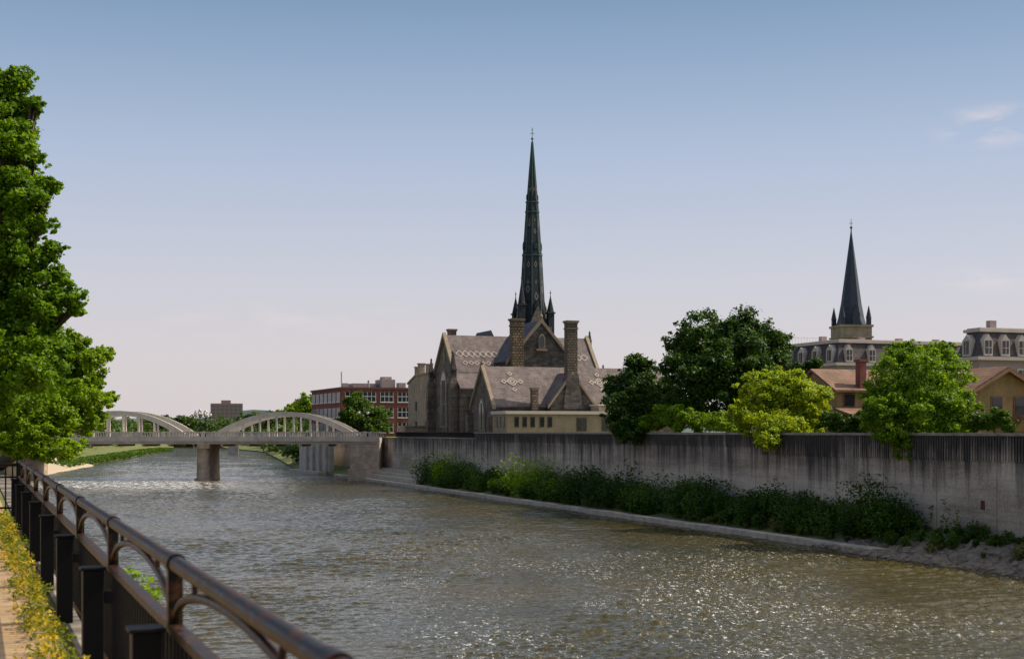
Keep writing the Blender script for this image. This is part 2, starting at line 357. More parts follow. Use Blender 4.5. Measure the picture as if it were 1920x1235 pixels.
# ---------------------------------------------------------------- right river wall
def wx(Y): return 60.5-.345*Y
aw=math.atan2(1,-.345)
O=(wx(-40),-40,0); Lw=math.hypot(1,.345)
def s_of(Y): return (Y+40)*Lw
e=empty('river_retaining_wall')
m=M(O,aw)
m.box(0,s_of(189),-.35,.25,-.5,7.70); m.obj('wall_face',wallm,e)
m=M(O,aw); m.box(s_of(189)+.02,s_of(289),-.35,.2,-.5,6.95); m.obj('wall_face_low',wallm,e)
m=M(O,aw); m.box(0,s_of(189),-.45,.40,7.71,7.88); m.box(s_of(189)+.02,s_of(228),-.45,.32,6.96,7.08); m.obj('coping',plain('coping_concrete',(.27,.23,.20),.85,var=.45),e)
m=M(O,aw); s=s_of(60)
while s<s_of(188):
    Yh=s/Lw-40
    if not (103<Yh<104): m.box(s,s+.14,.26,.33,6.1 if Yh<116 else 6.7,7.69)
    s+=.27
m.obj('ribs',wallm,e)
m=M(O,aw)
for Yh,z in [(102,3.6),(89,3.1),(125,3.0),(150,3.2)]: m.box(s_of(Yh),s_of(Yh)+.35,.2,.30,z,z+.55)
m.obj('drain_hatches',plain('rust_red',(.12,.03,.02),.8),e)
kc=plain('kerb_concrete',(.46,.385,.31),.85,var=.4,sc=1)
m=M((wx(-40)-4.25,-40,0),aw)
s=s_of(92.5)
while s<s_of(252): m.box(s,min(s+5.96,s_of(252)),-.1+random.uniform(-.03,.03),.9,-.6,.42+random.uniform(-.03,.03)); s+=6
m.box(s_of(92),s_of(252),-1.0,-.14,-.5,.26)
m.obj('river_kerb',kc,bev=.04)
m=M(O,aw); m.box(s_of(203),s_of(246),.24,1.5,0,2.0); m.box(s_of(204),s_of(246),1.5,2.6,0,1.5); m.box(s_of(205),s_of(246),2.6,3.7,0,1.05); m.obj('stepped_quay',kc,bev=.03)
m=M(O,aw); s=s_of(190)
m.tube([(s,-.05,7.85),(s_of(230),-.05,7.85)],.05,6); m.tube([(s,-.05,7.2),(s_of(230),-.05,7.2)],.04,6)
while s<s_of(230): m.box(s,s+.05,-.07,-.02,7.09,7.84); s+=.22
m.obj('quay_fence',iron)
al=math.atan2(1,-.379); m=M((rail_x(-15)+.12,-15,0),al); m.box(0,190,-.25,.22,-1,6.36); m.obj('quay_wall',wallm)

# ---------------------------------------------------------------- bank vegetation
def bank(name,Y0,Y1,n,hmin,hmax,mat,size,per,off=(-3.3,-.6),seed=0):
    P=[]
    for i in range(n):
        Y=random.uniform(Y0,Y1); o_=random.uniform(*off); k=random.uniform(0,1)**1.6
        h=(hmin+(hmax-hmin)*k)*(.45+1.0*abs(math.sin(Y*.21+seed)*math.sin(Y*.083+seed*2))+.2*math.sin(Y*.9+seed)); h=max(h,.25); r=h*random.uniform(.35,.75)
        X=wx(Y)+o_; zb=.45+(o_+3.8)/3.8*1.1
        dd=unit(per); rr=rng.uniform(0,1,per)**.5
        q=np.array([X,Y,zb+h*.5])+dd*rr[:,None]*np.array([r,r*1.2,h*.55]); P.append(q)
    P=np.concatenate(P); P=P[P[:,2]>.45]; return leaf_mesh(name,P,size,mat,aspect=.25)
bank('riverbank_shrubs',128,203,150,1.0,3.2,fol_dark,.28,420,(-3.8,-.8),1)
bank('riverbank_shrubs',152,198,36,1.6,4.1,fol_light,.30,420,(-3.6,-1.2),2)
bank('riverbank_shrubs',186,204,26,1.6,3.2,fol_dark,.30,420,(-3.6,-1.2),.3)
bank('riverbank_shrubs',120,160,22,1.4,2.8,fol_mid,.28,360,(-3.6,-1.2),5)
bank('riverbank_shrubs',93,135,120,.7,2.7,fol_dark,.24,400,(-3.6,-.6),.6)
for yb in (97,104,113,124): bank('riverbank_shrubs',yb-2,yb+2,12,1.8,3.2,fol_dark,.24,520,(-3.0,-1.0),yb)
bank('riverbank_shrubs',84,122,90,.4,1.6,fol_mid,.19,300,(-3.8,-.5),3)
bank('riverbank_shrubs',72,92,26,.5,1.4,fol_dark,.17,280,(-3.0,-.5),3)
bank('riverbank_grass',70,205,420,.3,.8,foliage('bank_grass',(.05,.07,.015),(.20,.20,.06),.3,.5),.17,140,(-4.0,-.2),4)
P=[]
for i in range(260):
    Y=random.uniform(88,200); X=wx(Y)+random.uniform(-3.4,-.5); h=random.uniform(1.2,3.0); n_=34
    tq=rng.uniform(.1,1,n_); P.append(np.stack([X+tq*random.uniform(-.4,.4)+rng.normal(0,.07,n_),Y+rng.normal(0,.07,n_),.9+tq*h],1))
leaf_mesh('riverbank_stems',np.concatenate(P),.24,fol_mid,aspect=.2)
m=M()
for i in range(1700):
    Y=random.uniform(62,99); o_=random.uniform(-6.2,-.8) if Y<94 else random.uniform(-5.4,-3); X=wx(Y)+o_; r=random.uniform(.10,.5)*(1.25 if Y<92 else .8)
    z=max(-.1,.25+(o_+3.8)/3.8*1.1) if o_>-4.2 else .02
    a0=random.uniform(0,3); n_=random.choice([5,6,7]); st=len(m.v)
    m.lathe(X,Y,[(z-r*.5,r*.8),(z+r*.15,r*1.1),(z+r*random.uniform(.4,.75),r*random.uniform(.4,.75))],n_,a0)
    for q in range(st,len(m.v)):
        x_,y_,z_=m.v[q]; m.v[q]=(x_+random.uniform(-.2,.2)*r,y_+random.uniform(-.2,.2)*r,z_+random.uniform(-.15,.15)*r)
m.obj('riverbank_rocks',plain('rocks',(.20,.16,.125),.9,var=.65,sc=2))

# ---------------------------------------------------------------- buildings helpers
def gable_x(W,R,x0,x1,y0,y1,z0,ze,zr,ov=.35,ovx=.0,t=.22):
    ym=(y0+y1)/2; W.prx([(y0,z0),(y1,z0),(y1,ze),(ym,zr),(y0,ze)],x0,x1)
    sl=(zr-ze)/(ym-y0)
    R.prx([(y0-ov,ze-ov*sl+.02),(ym,zr+.02),(y1+ov,ze-ov*sl+.02),(y1+ov,ze-ov*sl+t),(ym,zr+t*1.2),(y0-ov,ze-ov*sl+t)],x0-ovx,x1+ovx)
def gable_y(W,R,x0,x1,y0,y1,z0,ze,zr,ov=.35,ovy=.0,t=.22):
    xm=(x0+x1)/2; W.pry([(x0,z0),(x1,z0),(x1,ze),(xm,zr),(x0,ze)],y0,y1)
    sl=(zr-ze)/(xm-x0)
    R.pry([(x0-ov,ze-ov*sl+.02),(xm,zr+.02),(x1+ov,ze-ov*sl+.02),(x1+ov,ze-ov*sl+t),(xm,zr+t*1.2),(x0-ov,ze-ov*sl+t)],y0-ovy,y1+ovy)
def lancet(cx,z0,z1,hw):
    zs=z1-hw*1.7; pts=[(cx-hw,z0),(cx+hw,z0),(cx+hw,zs)]
    for k in range(1,5): a=k/5; pts.append((cx+hw*(1-a**1.5),zs+(z1-zs)*math.sin(a*math.pi/2)))
    pts.append((cx,z1))
    for k in range(4,0,-1): a=k/5; pts.append((cx-hw*(1-a**1.5),zs+(z1-zs)*math.sin(a*math.pi/2)))
    pts.append((cx-hw,zs)); return pts
def coping_x(B,x,w_,y0,y1,ze,zr,t=.5,b=.15):
    ym=(y0+y1)/2; sl=(zr-ze)/(ym-y0); o_=.45
    B.prx([(y0-o_,ze-o_*sl-b),(ym,zr-b),(y1+o_,ze-o_*sl-b),(y1+o_,ze-o_*sl+t),(ym,zr+t*1.35),(y0-o_,ze-o_*sl+t)],x,x+w_)
def coping_y(B,y,w_,x0,x1,ze,zr,t=.5,b=.15):
    xm=(x0+x1)/2; sl=(zr-ze)/(xm-x0); o_=.45
    B.pry([(x0-o_,ze-o_*sl-b),(xm,zr-b),(x1+o_,ze-o_*sl-b),(x1+o_,ze-o_*sl+t),(xm,zr+t*1.35),(x0-o_,ze-o_*sl+t)],y,y+w_)
def diamond(B,cx,s,y0,ze,ym,zr,frac,wd=.12,t=.26):
    L=math.hypot(ym-y0,zr-ze); dy=(ym-y0)/L; dz=(zr-ze)/L; nx=(-dz,dy)
    def P(a,b): return (cx+a, y0+dy*(frac*L+b)+nx[0]*t, ze+dz*(frac*L+b)+nx[1]*t)
    o4=[(0,-s),(s,0),(0,s),(-s,0)]; k=(s-wd*1.5)/s; i4=[(a*k,b*k) for a,b in o4]
    pts=[P(a,b) for a,b in o4]+[P(a,b) for a,b in i4]
    B.add(pts,[(i,(i+1)%4,(i+1)%4+4,i+4) for i in range(4)])
def pinnacle(B,cx,cy,z0,z1,z2,r):
    B.box(cx-r,cx+r,cy-r,cy+r,z0,z1); B.box(cx-r*1.25,cx+r*1.25,cy-r*1.25,cy+r*1.25,z1,z1+r*.5)
    B.frus(cx,cy,z1+r*.5,z2,r,r,.04,.04); B.lathe(cx,cy,[(z2-.5,.02),(z2-.3,.2),(z2-.05,.02)],6)
def chimney(B,C,cx,cy,z0,z1,hx,hy):
    B.box(cx-hx,cx+hx,cy-hy,cy+hy,z0,z1)
    C.box(cx-hx*1.12,cx+hx*1.12,cy-hy*1.12,cy+hy*1.12,z1-.75,z1-.55)
    C.box(cx-hx*1.1,cx+hx*1.1,cy-hy*1.1,cy+hy*1.1,z1+.001,z1+.18); C.box(cx-hx*1.25,cx+hx*1.25,cy-hy*1.25,cy+hy*1.25,z1+.18,z1+.42)
G0=6.9
# ---------------------------------------------------------------- main church
e=empty('stone_church'); OC=(gx(860,215),215,0)
W=M(OC,A);WD=M(OC,A);R=M(OC,A);RB=M(OC,A);T=M(OC,A);GL=M(OC,A);PT=M(OC,A);CH=M(OC,A);CC=M(OC,A)
gable_x(W,R,0,24,2,12,G0,16.9,22.7,ov=.1)
coping_x(T,-.35,.55,2,12,16.9,22.7); coping_x(T,23.8,.55,2,12,16.9,22.7)
W.prx([(-.8,G0),(2,G0),(2,16.6),(-.8,14.4)],.05,23.9); R.prx([(-1.1,14.25),(1.98,16.7),(1.98,16.95),(-1.1,14.5)],-.1,24)
for k in range(9):
    diamond(PT,1.6+k*.95,.7,2,16.9,7,22.7,.50,.10)
for k in range(7): diamond(PT,2.1+k*.95,.45,2,16.9,7,22.7,.25,.09)
for k in range(4): diamond(PT,19.5+k*.95,.7,2,16.9,7,22.7,.45,.10)
T.prx(lancet(7,8.6,17.6,1.9),-.16,-.02); GL.prx(lancet(7,8.9,17.2,1.55),-.22,-.165)
for yy in (6.3,7,7.7): T.box(-.30,-.225,yy-.07,yy+.07,8.9,15.9)
T.box(-.29,-.226,5.5,8.5,12.2,12.35)
T.prx(lancet(7,18.8,20.3,.35),-.12,-.02)
for yy in (.6,2.0,12.1): 
    W.box(-1.3,-.01,yy-.45,yy+.45,G0,15.2); W.frus(-.65,yy,15.2,16.4,.65,.45,.3,.3)
pinnacle(WD,-.6,.6,16.2,17.2,19.9,.35); pinnacle(WD,-.6,12.1,16.2,17.2,19.6,.35); pinnacle(WD,-.3,2.1,17.0,18.0,20.3,.25)
for xx in (1.6,4.2,6.4): WD.box(xx-.35,xx+.35,-1.7,-.81,G0,13.2)
for xx in (2.9,5.3): T.pry(lancet(xx,9,12.8,.6),-.9,-.805); GL.pry(lancet(xx,9.2,12.5,.42),-.96,-.905)
gable_y(WD,RB,7.0,17.4,-3,7,G0,18.7,24.6,ov=.25)
coping_y(T,-3.3,.5,7.0,17.4,18.7,24.6,t=.4)
T.pry(lancet(12.2,20.6,22.8,.55),-3.4,-3.31); GL.pry(lancet(12.2,20.8,22.5,.38),-3.46,-3.41)
T.box(11.3,13.1,-3.45,-3.01,20.2,20.5)
T.lathe(12.2,-3.05,[(25.1,.15),(25.5,.3),(25.8,.08),(26.3,.03)],6)
chimney(CH,CC,8.0,-3.6,14,24.5,.88,.7)
chimney(CH,CC,1.7,8.6,20,23.6,.6,.5)
gable_y(WD,RB,6.2,10.6,9,16,G0,19.5,23.8,ov=.2)
gable_y(WD,RB,16,20,9,16,G0,18.5,22.9,ov=.2)
pinnacle(WD,24.4,1.2,15,16.3,18.5,.3); pinnacle(WD,24.6,7,G0,22.5,24.2,.25)
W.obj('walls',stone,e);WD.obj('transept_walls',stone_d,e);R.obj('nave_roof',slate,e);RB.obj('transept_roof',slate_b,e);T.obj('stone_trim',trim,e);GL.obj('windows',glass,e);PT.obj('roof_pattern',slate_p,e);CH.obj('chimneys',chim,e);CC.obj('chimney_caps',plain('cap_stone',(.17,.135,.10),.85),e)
# spire + tower
OT=(gx(998,236),236,0); S=M(OT,A);TW=M(OT,A);CU=M(OT,A);DP=M(OT,A)
TW.box(-2.5,2.5,-2.5,2.5,G0,25.2)
for sg in (-1,1):
    TW.pry([(-1.5,25.2),(1.5,25.2),(0,28.7)],sg*2.3-.25,sg*2.3+.25); TW.prx([(-1.5,25.2),(1.5,25.2),(0,28.7)],sg*2.3-.25,sg*2.3+.25)
prof_s=[(25.2,2.35),(27,2.15),(37.0,1.58),(37.0,1.70),(37.35,1.70),(37.35,1.52),(44.2,1.08),(44.2,1.2),(44.45,1.2),(44.45,1.05),(45.8,.96),(45.8,1.1),(46.1,1.1),(46.1,.9),(50.3,.58),(55.9,.13),(56.1,.1)]
S.lathe(0,0,prof_s,8)
for z,r in [(37.02,1.73),(44.22,1.23),(45.82,1.13)]: CU.lathe(0,0,[(z,r),(z+.12,r)],8)
for i in range(8):
    a=math.pi/8+i*math.pi/4
    for (z0,r0),(z1,r1) in zip([(27,2.15),(37.4,1.52),(46.1,.9),(50.3,.58)],[(37,1.58),(45.8,.96),(50.3,.58),(55.9,.13)]):
        CU.tube([(r0*math.cos(a),r0*math.sin(a),z0),(r1*math.cos(a),r1*math.sin(a),z1)],.06,5)
def rad_at(z):
    pr=[(25.2,2.35),(27,2.15),(37,1.58),(46,.92),(50.3,.58),(56,.13)]
    for (a,b),(c,d) in zip(pr,pr[1:]):
        if a<=z<=c: return b+(d-b)*(z-a)/(c-a)
for i in range(8):
    a=i*math.pi/4
    for zc,s_ in [(30.2,.55),(35.5,.42),(41,.36),(42.9,.22),(48,.26),(32.6,.28)]:
        if i%2 and zc in (30.2,41): zc+=1.2
        k=math.cos(math.pi/8); pts=[]
        for da,dz in [(0,-s_*1.3),(s_*.7,0),(0,s_*1.3),(-s_*.7,0)]:
            r=rad_at(zc+dz)*k+.04; pts.append((r*math.cos(a)-da*math.sin(a),r*math.sin(a)+da*math.cos(a),zc+dz))
        c=[sum(q[j] for q in pts)/4 for j in range(3)]
        pin=[tuple(c[j]+(q[j]-c[j])*.55 for j in range(3)) for q in pts]
        DP.add(pts+pin,[(j,(j+1)%4,(j+1)%4+4,j+4) for j in range(4)])
for sx,sy in [(0,-1),(-1,0),(1,0),(0,1)]:
    for zc,hh in [(27.3,2.2),(38.0,1.3),(46.3,.9)]:
        r=rad_at(zc); w_=hh*.22
        if sx==0: S.pry([(-w_,zc),(w_,zc),(w_,zc+hh*.6),(0,zc+hh),(-w_,zc+hh*.6)],min(0,sy*(r+.12)),max(0,sy*(r+.12)))
        else: S.prx([(-w_,zc),(w_,zc),(w_,zc+hh*.6),(0,zc+hh),(-w_,zc+hh*.6)],min(0,sx*(r+.12)),max(0,sx*(r+.12)))
for (cx,cy,z1,z2) in [(-2.5,-1.6,28.6,32.9),(2.6,-1.6,27.4,30.6),(2.5,2.3,27.6,31),(-2.0,2.5,27.4,30.6)]:
    S.box(cx-.5,cx+.5,cy-.5,cy+.5,24,z1); S.box(cx-.65,cx+.65,cy-.65,cy+.65,z1,z1+.25)
    S.lathe(cx,cy,[(z1+.25,.62),(z2-.4,.08),(z2,.05)],8); S.tube([(cx,cy,z2),(cx,cy,z2+.7)],.04,5); S.lathe(cx,cy,[(z2+.1,.03),(z2+.25,.16),(z2+.4,.03)],6)
CU.tube([(0,0,56),(0,0,58.3)],.05,6); CU.lathe(0,0,[(56.2,.08),(56.45,.25),(56.7,.08)],8); CU.box(-.35,.35,-.03,.03,57.3,57.38); CU.lathe(0,0,[(57.8,.02),(57.95,.12),(58.1,.02)],6)
S.obj('spire',spire_m,e);TW.obj('tower',stone,e);CU.obj('copper_ribs',copper,e);DP.obj('spire_pattern',plain('spire_pale_slate',(.20,.17,.16),.8),e)

# ---------------------------------------------------------------- church hall
e=empty('stone_church_hall'); OH=(gx(925,190),190,0)
W=M(OH,A);R=M(OH,A);T=M(OH,A);GL=M(OH,A);PT=M(OH,A);CH=M(OH,A);CC=M(OH,A);WD=M(OH,A)
gable_x(W,R,0,27,0,8.8,G0,11.6,16.6,ov=.4)
coping_x(T,-.3,.5,0,8.8,11.6,16.6,t=.42)
T.prx(lancet(4.4,8.0,12.6,1.3),-.13,-.02); GL.prx(lancet(4.4,8.3,12.3,1.05),-.19,-.135); T.box(-.26,-.2,4.33,4.47,8.3,11.8)
for yy in (-.1,8.9): W.box(-.8,-.01,yy-.4,yy+.4,G0,10.6)
T.lathe(-.05,4.4,[(17,.12),(17.35,.26),(17.6,.08),(18,.03)],6)
gable_y(WD,R,7.6,13.8,-1.7,4.2,G0,11.7,15.7,ov=.3)
coping_y(T,-1.95,.35,7.6,13.8,11.7,15.7,t=.3,b=.1)
chimney(CH,CC,10.7,-1.25,15.2,22.5,.72,.62); WD.frus(10.7,-1.3,11,15.6,1.4,.75,.8,.72)
chimney(CH,CC,5.4,-1.2,G0,13.4,.42,.4)
for cx in (3.6,16.6):
    for s_ in (.45,.85): diamond(PT,cx,s_,0,11.6,4.4,16.6,.60,.12,.26)
    for dx in (-1.2,1.2): diamond(PT,cx+dx,.42,0,11.6,4.4,16.6,.60,.12,.26)
    for fr in (.38,.82): diamond(PT,cx,.38,0,11.6,4.4,16.6,fr,.11,.26)
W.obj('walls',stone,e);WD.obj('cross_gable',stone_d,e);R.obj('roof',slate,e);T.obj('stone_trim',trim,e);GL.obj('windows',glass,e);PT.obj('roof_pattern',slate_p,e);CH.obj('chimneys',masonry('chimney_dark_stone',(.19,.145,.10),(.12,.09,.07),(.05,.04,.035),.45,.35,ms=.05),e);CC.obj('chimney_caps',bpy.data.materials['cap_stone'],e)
# flat annex
e=empty('flat_roof_annex'); W=M(OH,A);T=M(OH,A);GL=M(OH,A);FR=M(OH,A)
W.box(-.8,19,-7.4,-2.0,G0,10.2); W.box(13.2,16,-5,-2.2,10.2,11.4)
T.box(-1.1,19.3,-7.7,-2.0,10.21,10.62)
T.box(13,16.2,-5.2,-2.1,11.41,11.6)
for x0,w_,z0,z1 in [(.3,.5,8.6,9.8),(1.4,.5,8.6,9.8),(2.5,.5,8.6,9.8),(3.8,.5,8.6,9.8),(4.9,.5,8.6,9.8),(9.0,1.3,8.1,9.7),(12.6,1.5,8.1,9.7),(16,1.4,8.1,9.7)]:
    FR.box(x0-.08,x0+w_+.08,-7.46,-7.401,z0-.1,z1+.08); GL.box(x0,x0+w_,-7.49,-7.461,z0,z1)
    if w_>1: FR.box(x0+w_/2-.04,x0+w_/2+.04,-7.52,-7.491,z0,z1)
for y0 in (-6.6,-5.2,-3.8): FR.box(-.86,-.801,y0-.08,y0+.78,8.5,9.9); GL.box(-.89,-.861,y0,y0+.7,8.6,9.8)
W.obj('walls',tanb,e);T.obj('fascia',plain('fascia_paint',(.56,.50,.43),.6,var=.1),e);FR.obj('window_frames',plain('brown_frame',(.16,.11,.07),.6),e);GL.obj('windows',glass,e)

# ---------------------------------------------------------------- buff building
e=empty('buff_stone_building'); OB=(gx(806,238),238,0); W=M(OB,A);T=M(OB,A);GL=M(OB,A)
W.prx([(0,G0),(13,G0),(13,16.2),(8.5,17.4),(0,17.6)],0,7); T.prx([(-.2,17.61),(8.5,17.41),(13.2,16.21),(13.2,16.45),(8.5,17.7),(-.2,17.9)],-.2,7.2)
for yy,zt,r in [(3,19.2,.5),(7.6,19.5,.5),(9.6,19.0,.45)]: W.box(.3,1.3,yy-r,yy+r,17,zt); T.box(.2,1.4,yy-r-.1,yy+r+.1,zt,zt+.2)
for yy in (2,8):
    for z0 in (8.2,11.6): GL.box(-.04,-.005,yy-.4,yy+.4,z0,z0+1.5); T.box(-.1,-.005,yy-.5,yy+.5,z0-.2,z0-.02)
W.obj('walls',buff,e);T.obj('trim',trim,e);GL.obj('windows',glass,e)
m=M((gx(760,232),232,0),A); m.box(0,6,0,4,G0,8.7); m.box(-.15,6.15,-.15,4.15,8.71,8.9); m.obj('stone_shed',buff)

# ---------------------------------------------------------------- red brick building
e=empty('red_brick_building'); OR=(gx(640,290),290,0); W=M(OR,A);T=M(OR,A);GL=M(OR,A);FR=M(OR,A);RT=M(OR,A)
W.box(0,15.5,0,28,G0-2,16.6); T.box(-.25,15.75,-.25,28.25,16.61,17.0); T.box(-.1,15.6,-.1,-.005,13.55,13.8)
for k in range(4):
    x0=.8+k*3.7
    for z0 in (7.8,10.9,14.1):
        GL.box(x0,x0+2.7,-.06,-.005,z0,z0+1.9); FR.box(x0-.1,x0+2.8,-.16,-.061,z0-.22,z0-.02)
        for q in (0,.9,1.8,2.7): FR.box(x0+q-.04,x0+q+.04,-.12,-.061,z0,z0+1.9)
        FR.box(x0,x0+2.7,-.15,-.125,z0+1.0,z0+1.1)
for k in range(7):
    y0=1.0+k*3.9
    for z0 in (7.8,10.9,14.1):
        GL.box(-.06,-.005,y0,y0+2.8,z0,z0+1.9); FR.box(-.16,-.061,y0-.1,y0+2.9,z0-.22,z0-.02)
        for q in (0,.93,1.86,2.8): FR.box(-.12,-.061,y0+q-.04,y0+q+.04,z0,z0+1.9)
RT.box(4,9,6,12,17.01,18.0); RT.box(9.5,12.5,4,9,17.01,18.8); RT.box(1,2.2,3,4,17.01,17.9); RT.tube([(0.5,2,17),(0.5,2,20.2)],.12,6); RT.box(10,12,5,7,18.81,19.4); RT.box(13,14.5,3,5,17.01,18.1); RT.tube([(7,5,17),(7,5,18.6)],.2,8)
W.obj('walls',red,e);T.obj('cornice',plain('dark_cornice',(.12,.06,.05),.7),e);GL.obj('windows',glass,e);FR.obj('window_frames',white,e);RT.obj('rooftop_units',plain('rooftop_plant',(.34,.27,.25),.7),e)

# ---------------------------------------------------------------- apartment tower
e=empty('apartment_block'); OA=(gx(396,1100),1100,0); W=M(OA,.25);GL=M(OA,.25)
W.box(0,24,0,14,0,29.5); W.box(8,15,3,9,29.5,32); 
for fz in range(8):
    for k in range(7): GL.box(.8+k*3.35,2.8+k*3.35,-.2,-.01,7+fz*2.8,8.5+fz*2.8)
W.obj('walls',plain('brown_tower_brick',(.27,.19,.175),.85,var=.1),e);GL.obj('windows',plain('hazy_glass',(.14,.14,.16),.3),e)

# ---------------------------------------------------------------- bowstring bridge
e=empty('bowstring_arch_bridge'); D=M();RBm=M();B=M();PR=M()
XA,XB=gx(20,232),gx(712,232); Y0,Y1=231.6,243.6
D.box(XA,XB,Y0,Y1,6.35,6.95); D.box(XA,XB,Y0+.5,Y1-.5,5.9,6.349)
for yy in (Y0+.05,Y1-.3):
    D.box(XA,XB,yy,yy+.25,6.951,7.1); D.box(XA,XB,yy-.04,yy+.29,7.72,7.9)
    x=XA
    while x<XB-.3:
        B.box(x,x+.16,yy+.03,yy+.22,7.101,7.719); x+=.42
    x=XA
    while x<XB: B.box(x,x+.5,yy-.07,yy+.32,6.96,7.97); x+=4.1
def rib(xa,xb,zc,yy):
    n=28; top=[];bot=[]
    for i in range(n+1):
        a=i/n; s_=4*a*(1-a); x=xa+(xb-xa)*a; zt=7.0+(zc-7.0)*(s_**.92); th=.75+.55*(1-s_)
        top.append((x,zt)); bot.append((x,max(6.98,zt-th)))
    for i in range(n):
        RBm.pry([bot[i],bot[i+1],top[i+1],top[i]],yy,yy+.65)
    for k in range(1,9):
        a=k/9; s_=4*a*(1-a); x=xa+(xb-xa)*a; zt=7.0+(zc-7.0)*(s_**.92)-.75-.55*(1-s_)
        if zt>7.3: RBm.box(x-.15,x+.15,yy+.15,yy+.5,6.96,zt+.1)
for yy in (233.4,241.6):
    rib(gx(393,234),gx(677,234),11.2,yy); rib(gx(357,234),gx(85,234),11.35,yy)
xp=gx(377,232)
PR.box(xp-1.0,xp+1.0,233.6,241.6,-1.5,5.2); PR.lathe(xp,233.6,[(-1.5,1.12),(5.2,.98)],20); PR.lathe(xp,241.6,[(-1.5,1.12),(5.2,.98)],20)
PR.box(xp-1.35,xp+1.35,232.2,243,5.2,5.9); PR.lathe(xp,233.6,[(-1.5,1.5),(.25,1.42)],20)
for k in range(1,14):
    x=XA+(XB-XA)*k/14; PR.box(x-.2,x+.2,Y0+.6,Y1-.6,5.5,5.9)
x0=gx(657,231); PR.box(x0,gx(712,232),230.8,244.5,-.5,5.85); PR.box(x0-.3,gx(760,232),230.2,230.79,-.5,1.9)
PR.box(XA-3,XA+2,230.8,244.4,-.5,5.85)
D.obj('deck',conc,e);B.obj('balusters',conc,e);RBm.obj('arch_ribs',plain('arch_concrete',(.50,.445,.38),.85,var=.22,sc=.8),e);PR.obj('piers',plain('pier_concrete',(.42,.315,.235),.88,var=.5,sc=.9),e)
m=M((gx(618,262),262,0),math.atan2(1,-.40)); m.box(0,24,-.8,0,-.5,6.6); m.box(0,24,-1,.1,6.601,6.85)
for k in range(4): m.pry([(1+k*5,-.5),(2+k*5,-.5),(2+k*5,6.2),(1+k*5,6.2)],.001,.55)
m.box(0,24,.56,2.2,-.5,.5); m.obj('buttressed_quay_wall',conc)
m=M(); m.box(gx(330,508),gx(520,508),505,512,6.1,6.7); m.box(gx(437,508)-1.4,gx(437,508)+1.4,506,511,-1,6.09); m.box(gx(330,508),gx(520,508),505,505.2,6.71,7.3); m.obj('distant_bridge',conc)
# street lamps
lampm=plain('lamp_globe',(.55,.53,.5),.3,var=.05)
def lamp(x,y,z,h,mult=True):
    e=empty('street_lamp'); P=M((x,y,z)); Gm=M((x,y,z))
    P.lathe(0,0,[(0,.2),(.5,.16),(.6,.08),(h,.06)],8)
    arms=[(-.75,0),(.75,0),(0,-.75),(0,.75)] if mult else [(0,0)]
    for ax,ay in arms:
        if mult: P.tube([(0,0,h-.7),(ax*.6,ay*.6,h-.85),(ax,ay,h-.5)],.045,5)
        zz=h-.5 if mult else h
        P.lathe(ax,ay,[(zz,.14),(zz+.1,.17)],8); Gm.lathe(ax,ay,[(zz+.1,.15),(zz+.3,.26),(zz+.5,.22),(zz+.62,.08)],10); P.lathe(ax,ay,[(zz+.63,.18),(zz+.8,.02)],8)
    if mult: P.lathe(0,0,[(h-.7,.06),(h,.05),(h+.1,.17)],8); Gm.lathe(0,0,[(h+.1,.15),(h+.3,.26),(h+.5,.2),(h+.62,.08)],10)
    P.obj('post',iron,e); Gm.obj('globes',lampm,e,True)
lamp(gx(377,234),233.2,6.95,4.1); lamp(gx(387,243),242.6,6.95,4.0); lamp(gx(672,232),232.6,6.95,3.7,False); lamp(gx(690,243),242.6,6.95,3.8,False)
lamp(gx(205,243),242.2,6.95,3.8,False)

# ---------------------------------------------------------------- second church spire
e=empty('stone_church'); O2=(gx(1596,262),262,0); S=M(O2,.1);TW=M(O2,.1);CU=M(O2,.1);GL=M(O2,.1)
TW.box(-2.9,2.9,-2.9,2.9,G0,27.0); TW.box(-3.15,3.15,-3.15,3.15,25.0,25.3); TW.box(-3.15,3.15,-3.15,3.15,27.0,27.4)
for q in (-1.3,0,1.3): GL.pry(lancet(q,22.5,24.6,.35),-2.96,-2.901); GL.prx(lancet(q,22.5,24.6,.35),-2.96,-2.901)
S.lathe(0,0,[(27.4,2.75),(28.8,2.35),(31.5,1.85),(44.6,.12),(45.2,.1)],8)
for sx in (-1,1):
    for sy in (-1,1):
        S.box(sx*2.45-.36,sx*2.45+.36,sy*2.45-.36,sy*2.45+.36,27.4,28.6); S.lathe(sx*2.45,sy*2.45,[(28.6,.52),(30.9,.05)],8)
for sg in (-1,1): S.pry([(-.7,27.4),(.7,27.4),(.7,29.4),(0,31.2),(-.7,29.4)],sg*2.5-.3,sg*2.5+.3)
CU.tube([(0,0,45),(0,0,47)],.05,5); CU.lathe(0,0,[(45.2,.08),(45.45,.28),(45.7,.08)],8); CU.box(-.35,.35,-.03,.03,46.2,46.28)
S.obj('spire',plain('dark_blue_slate',(.035,.045,.065),.6,var=.3),e);TW.obj('tower',buff,e);CU.obj('finial',iron,e);GL.obj('windows',glass,e)

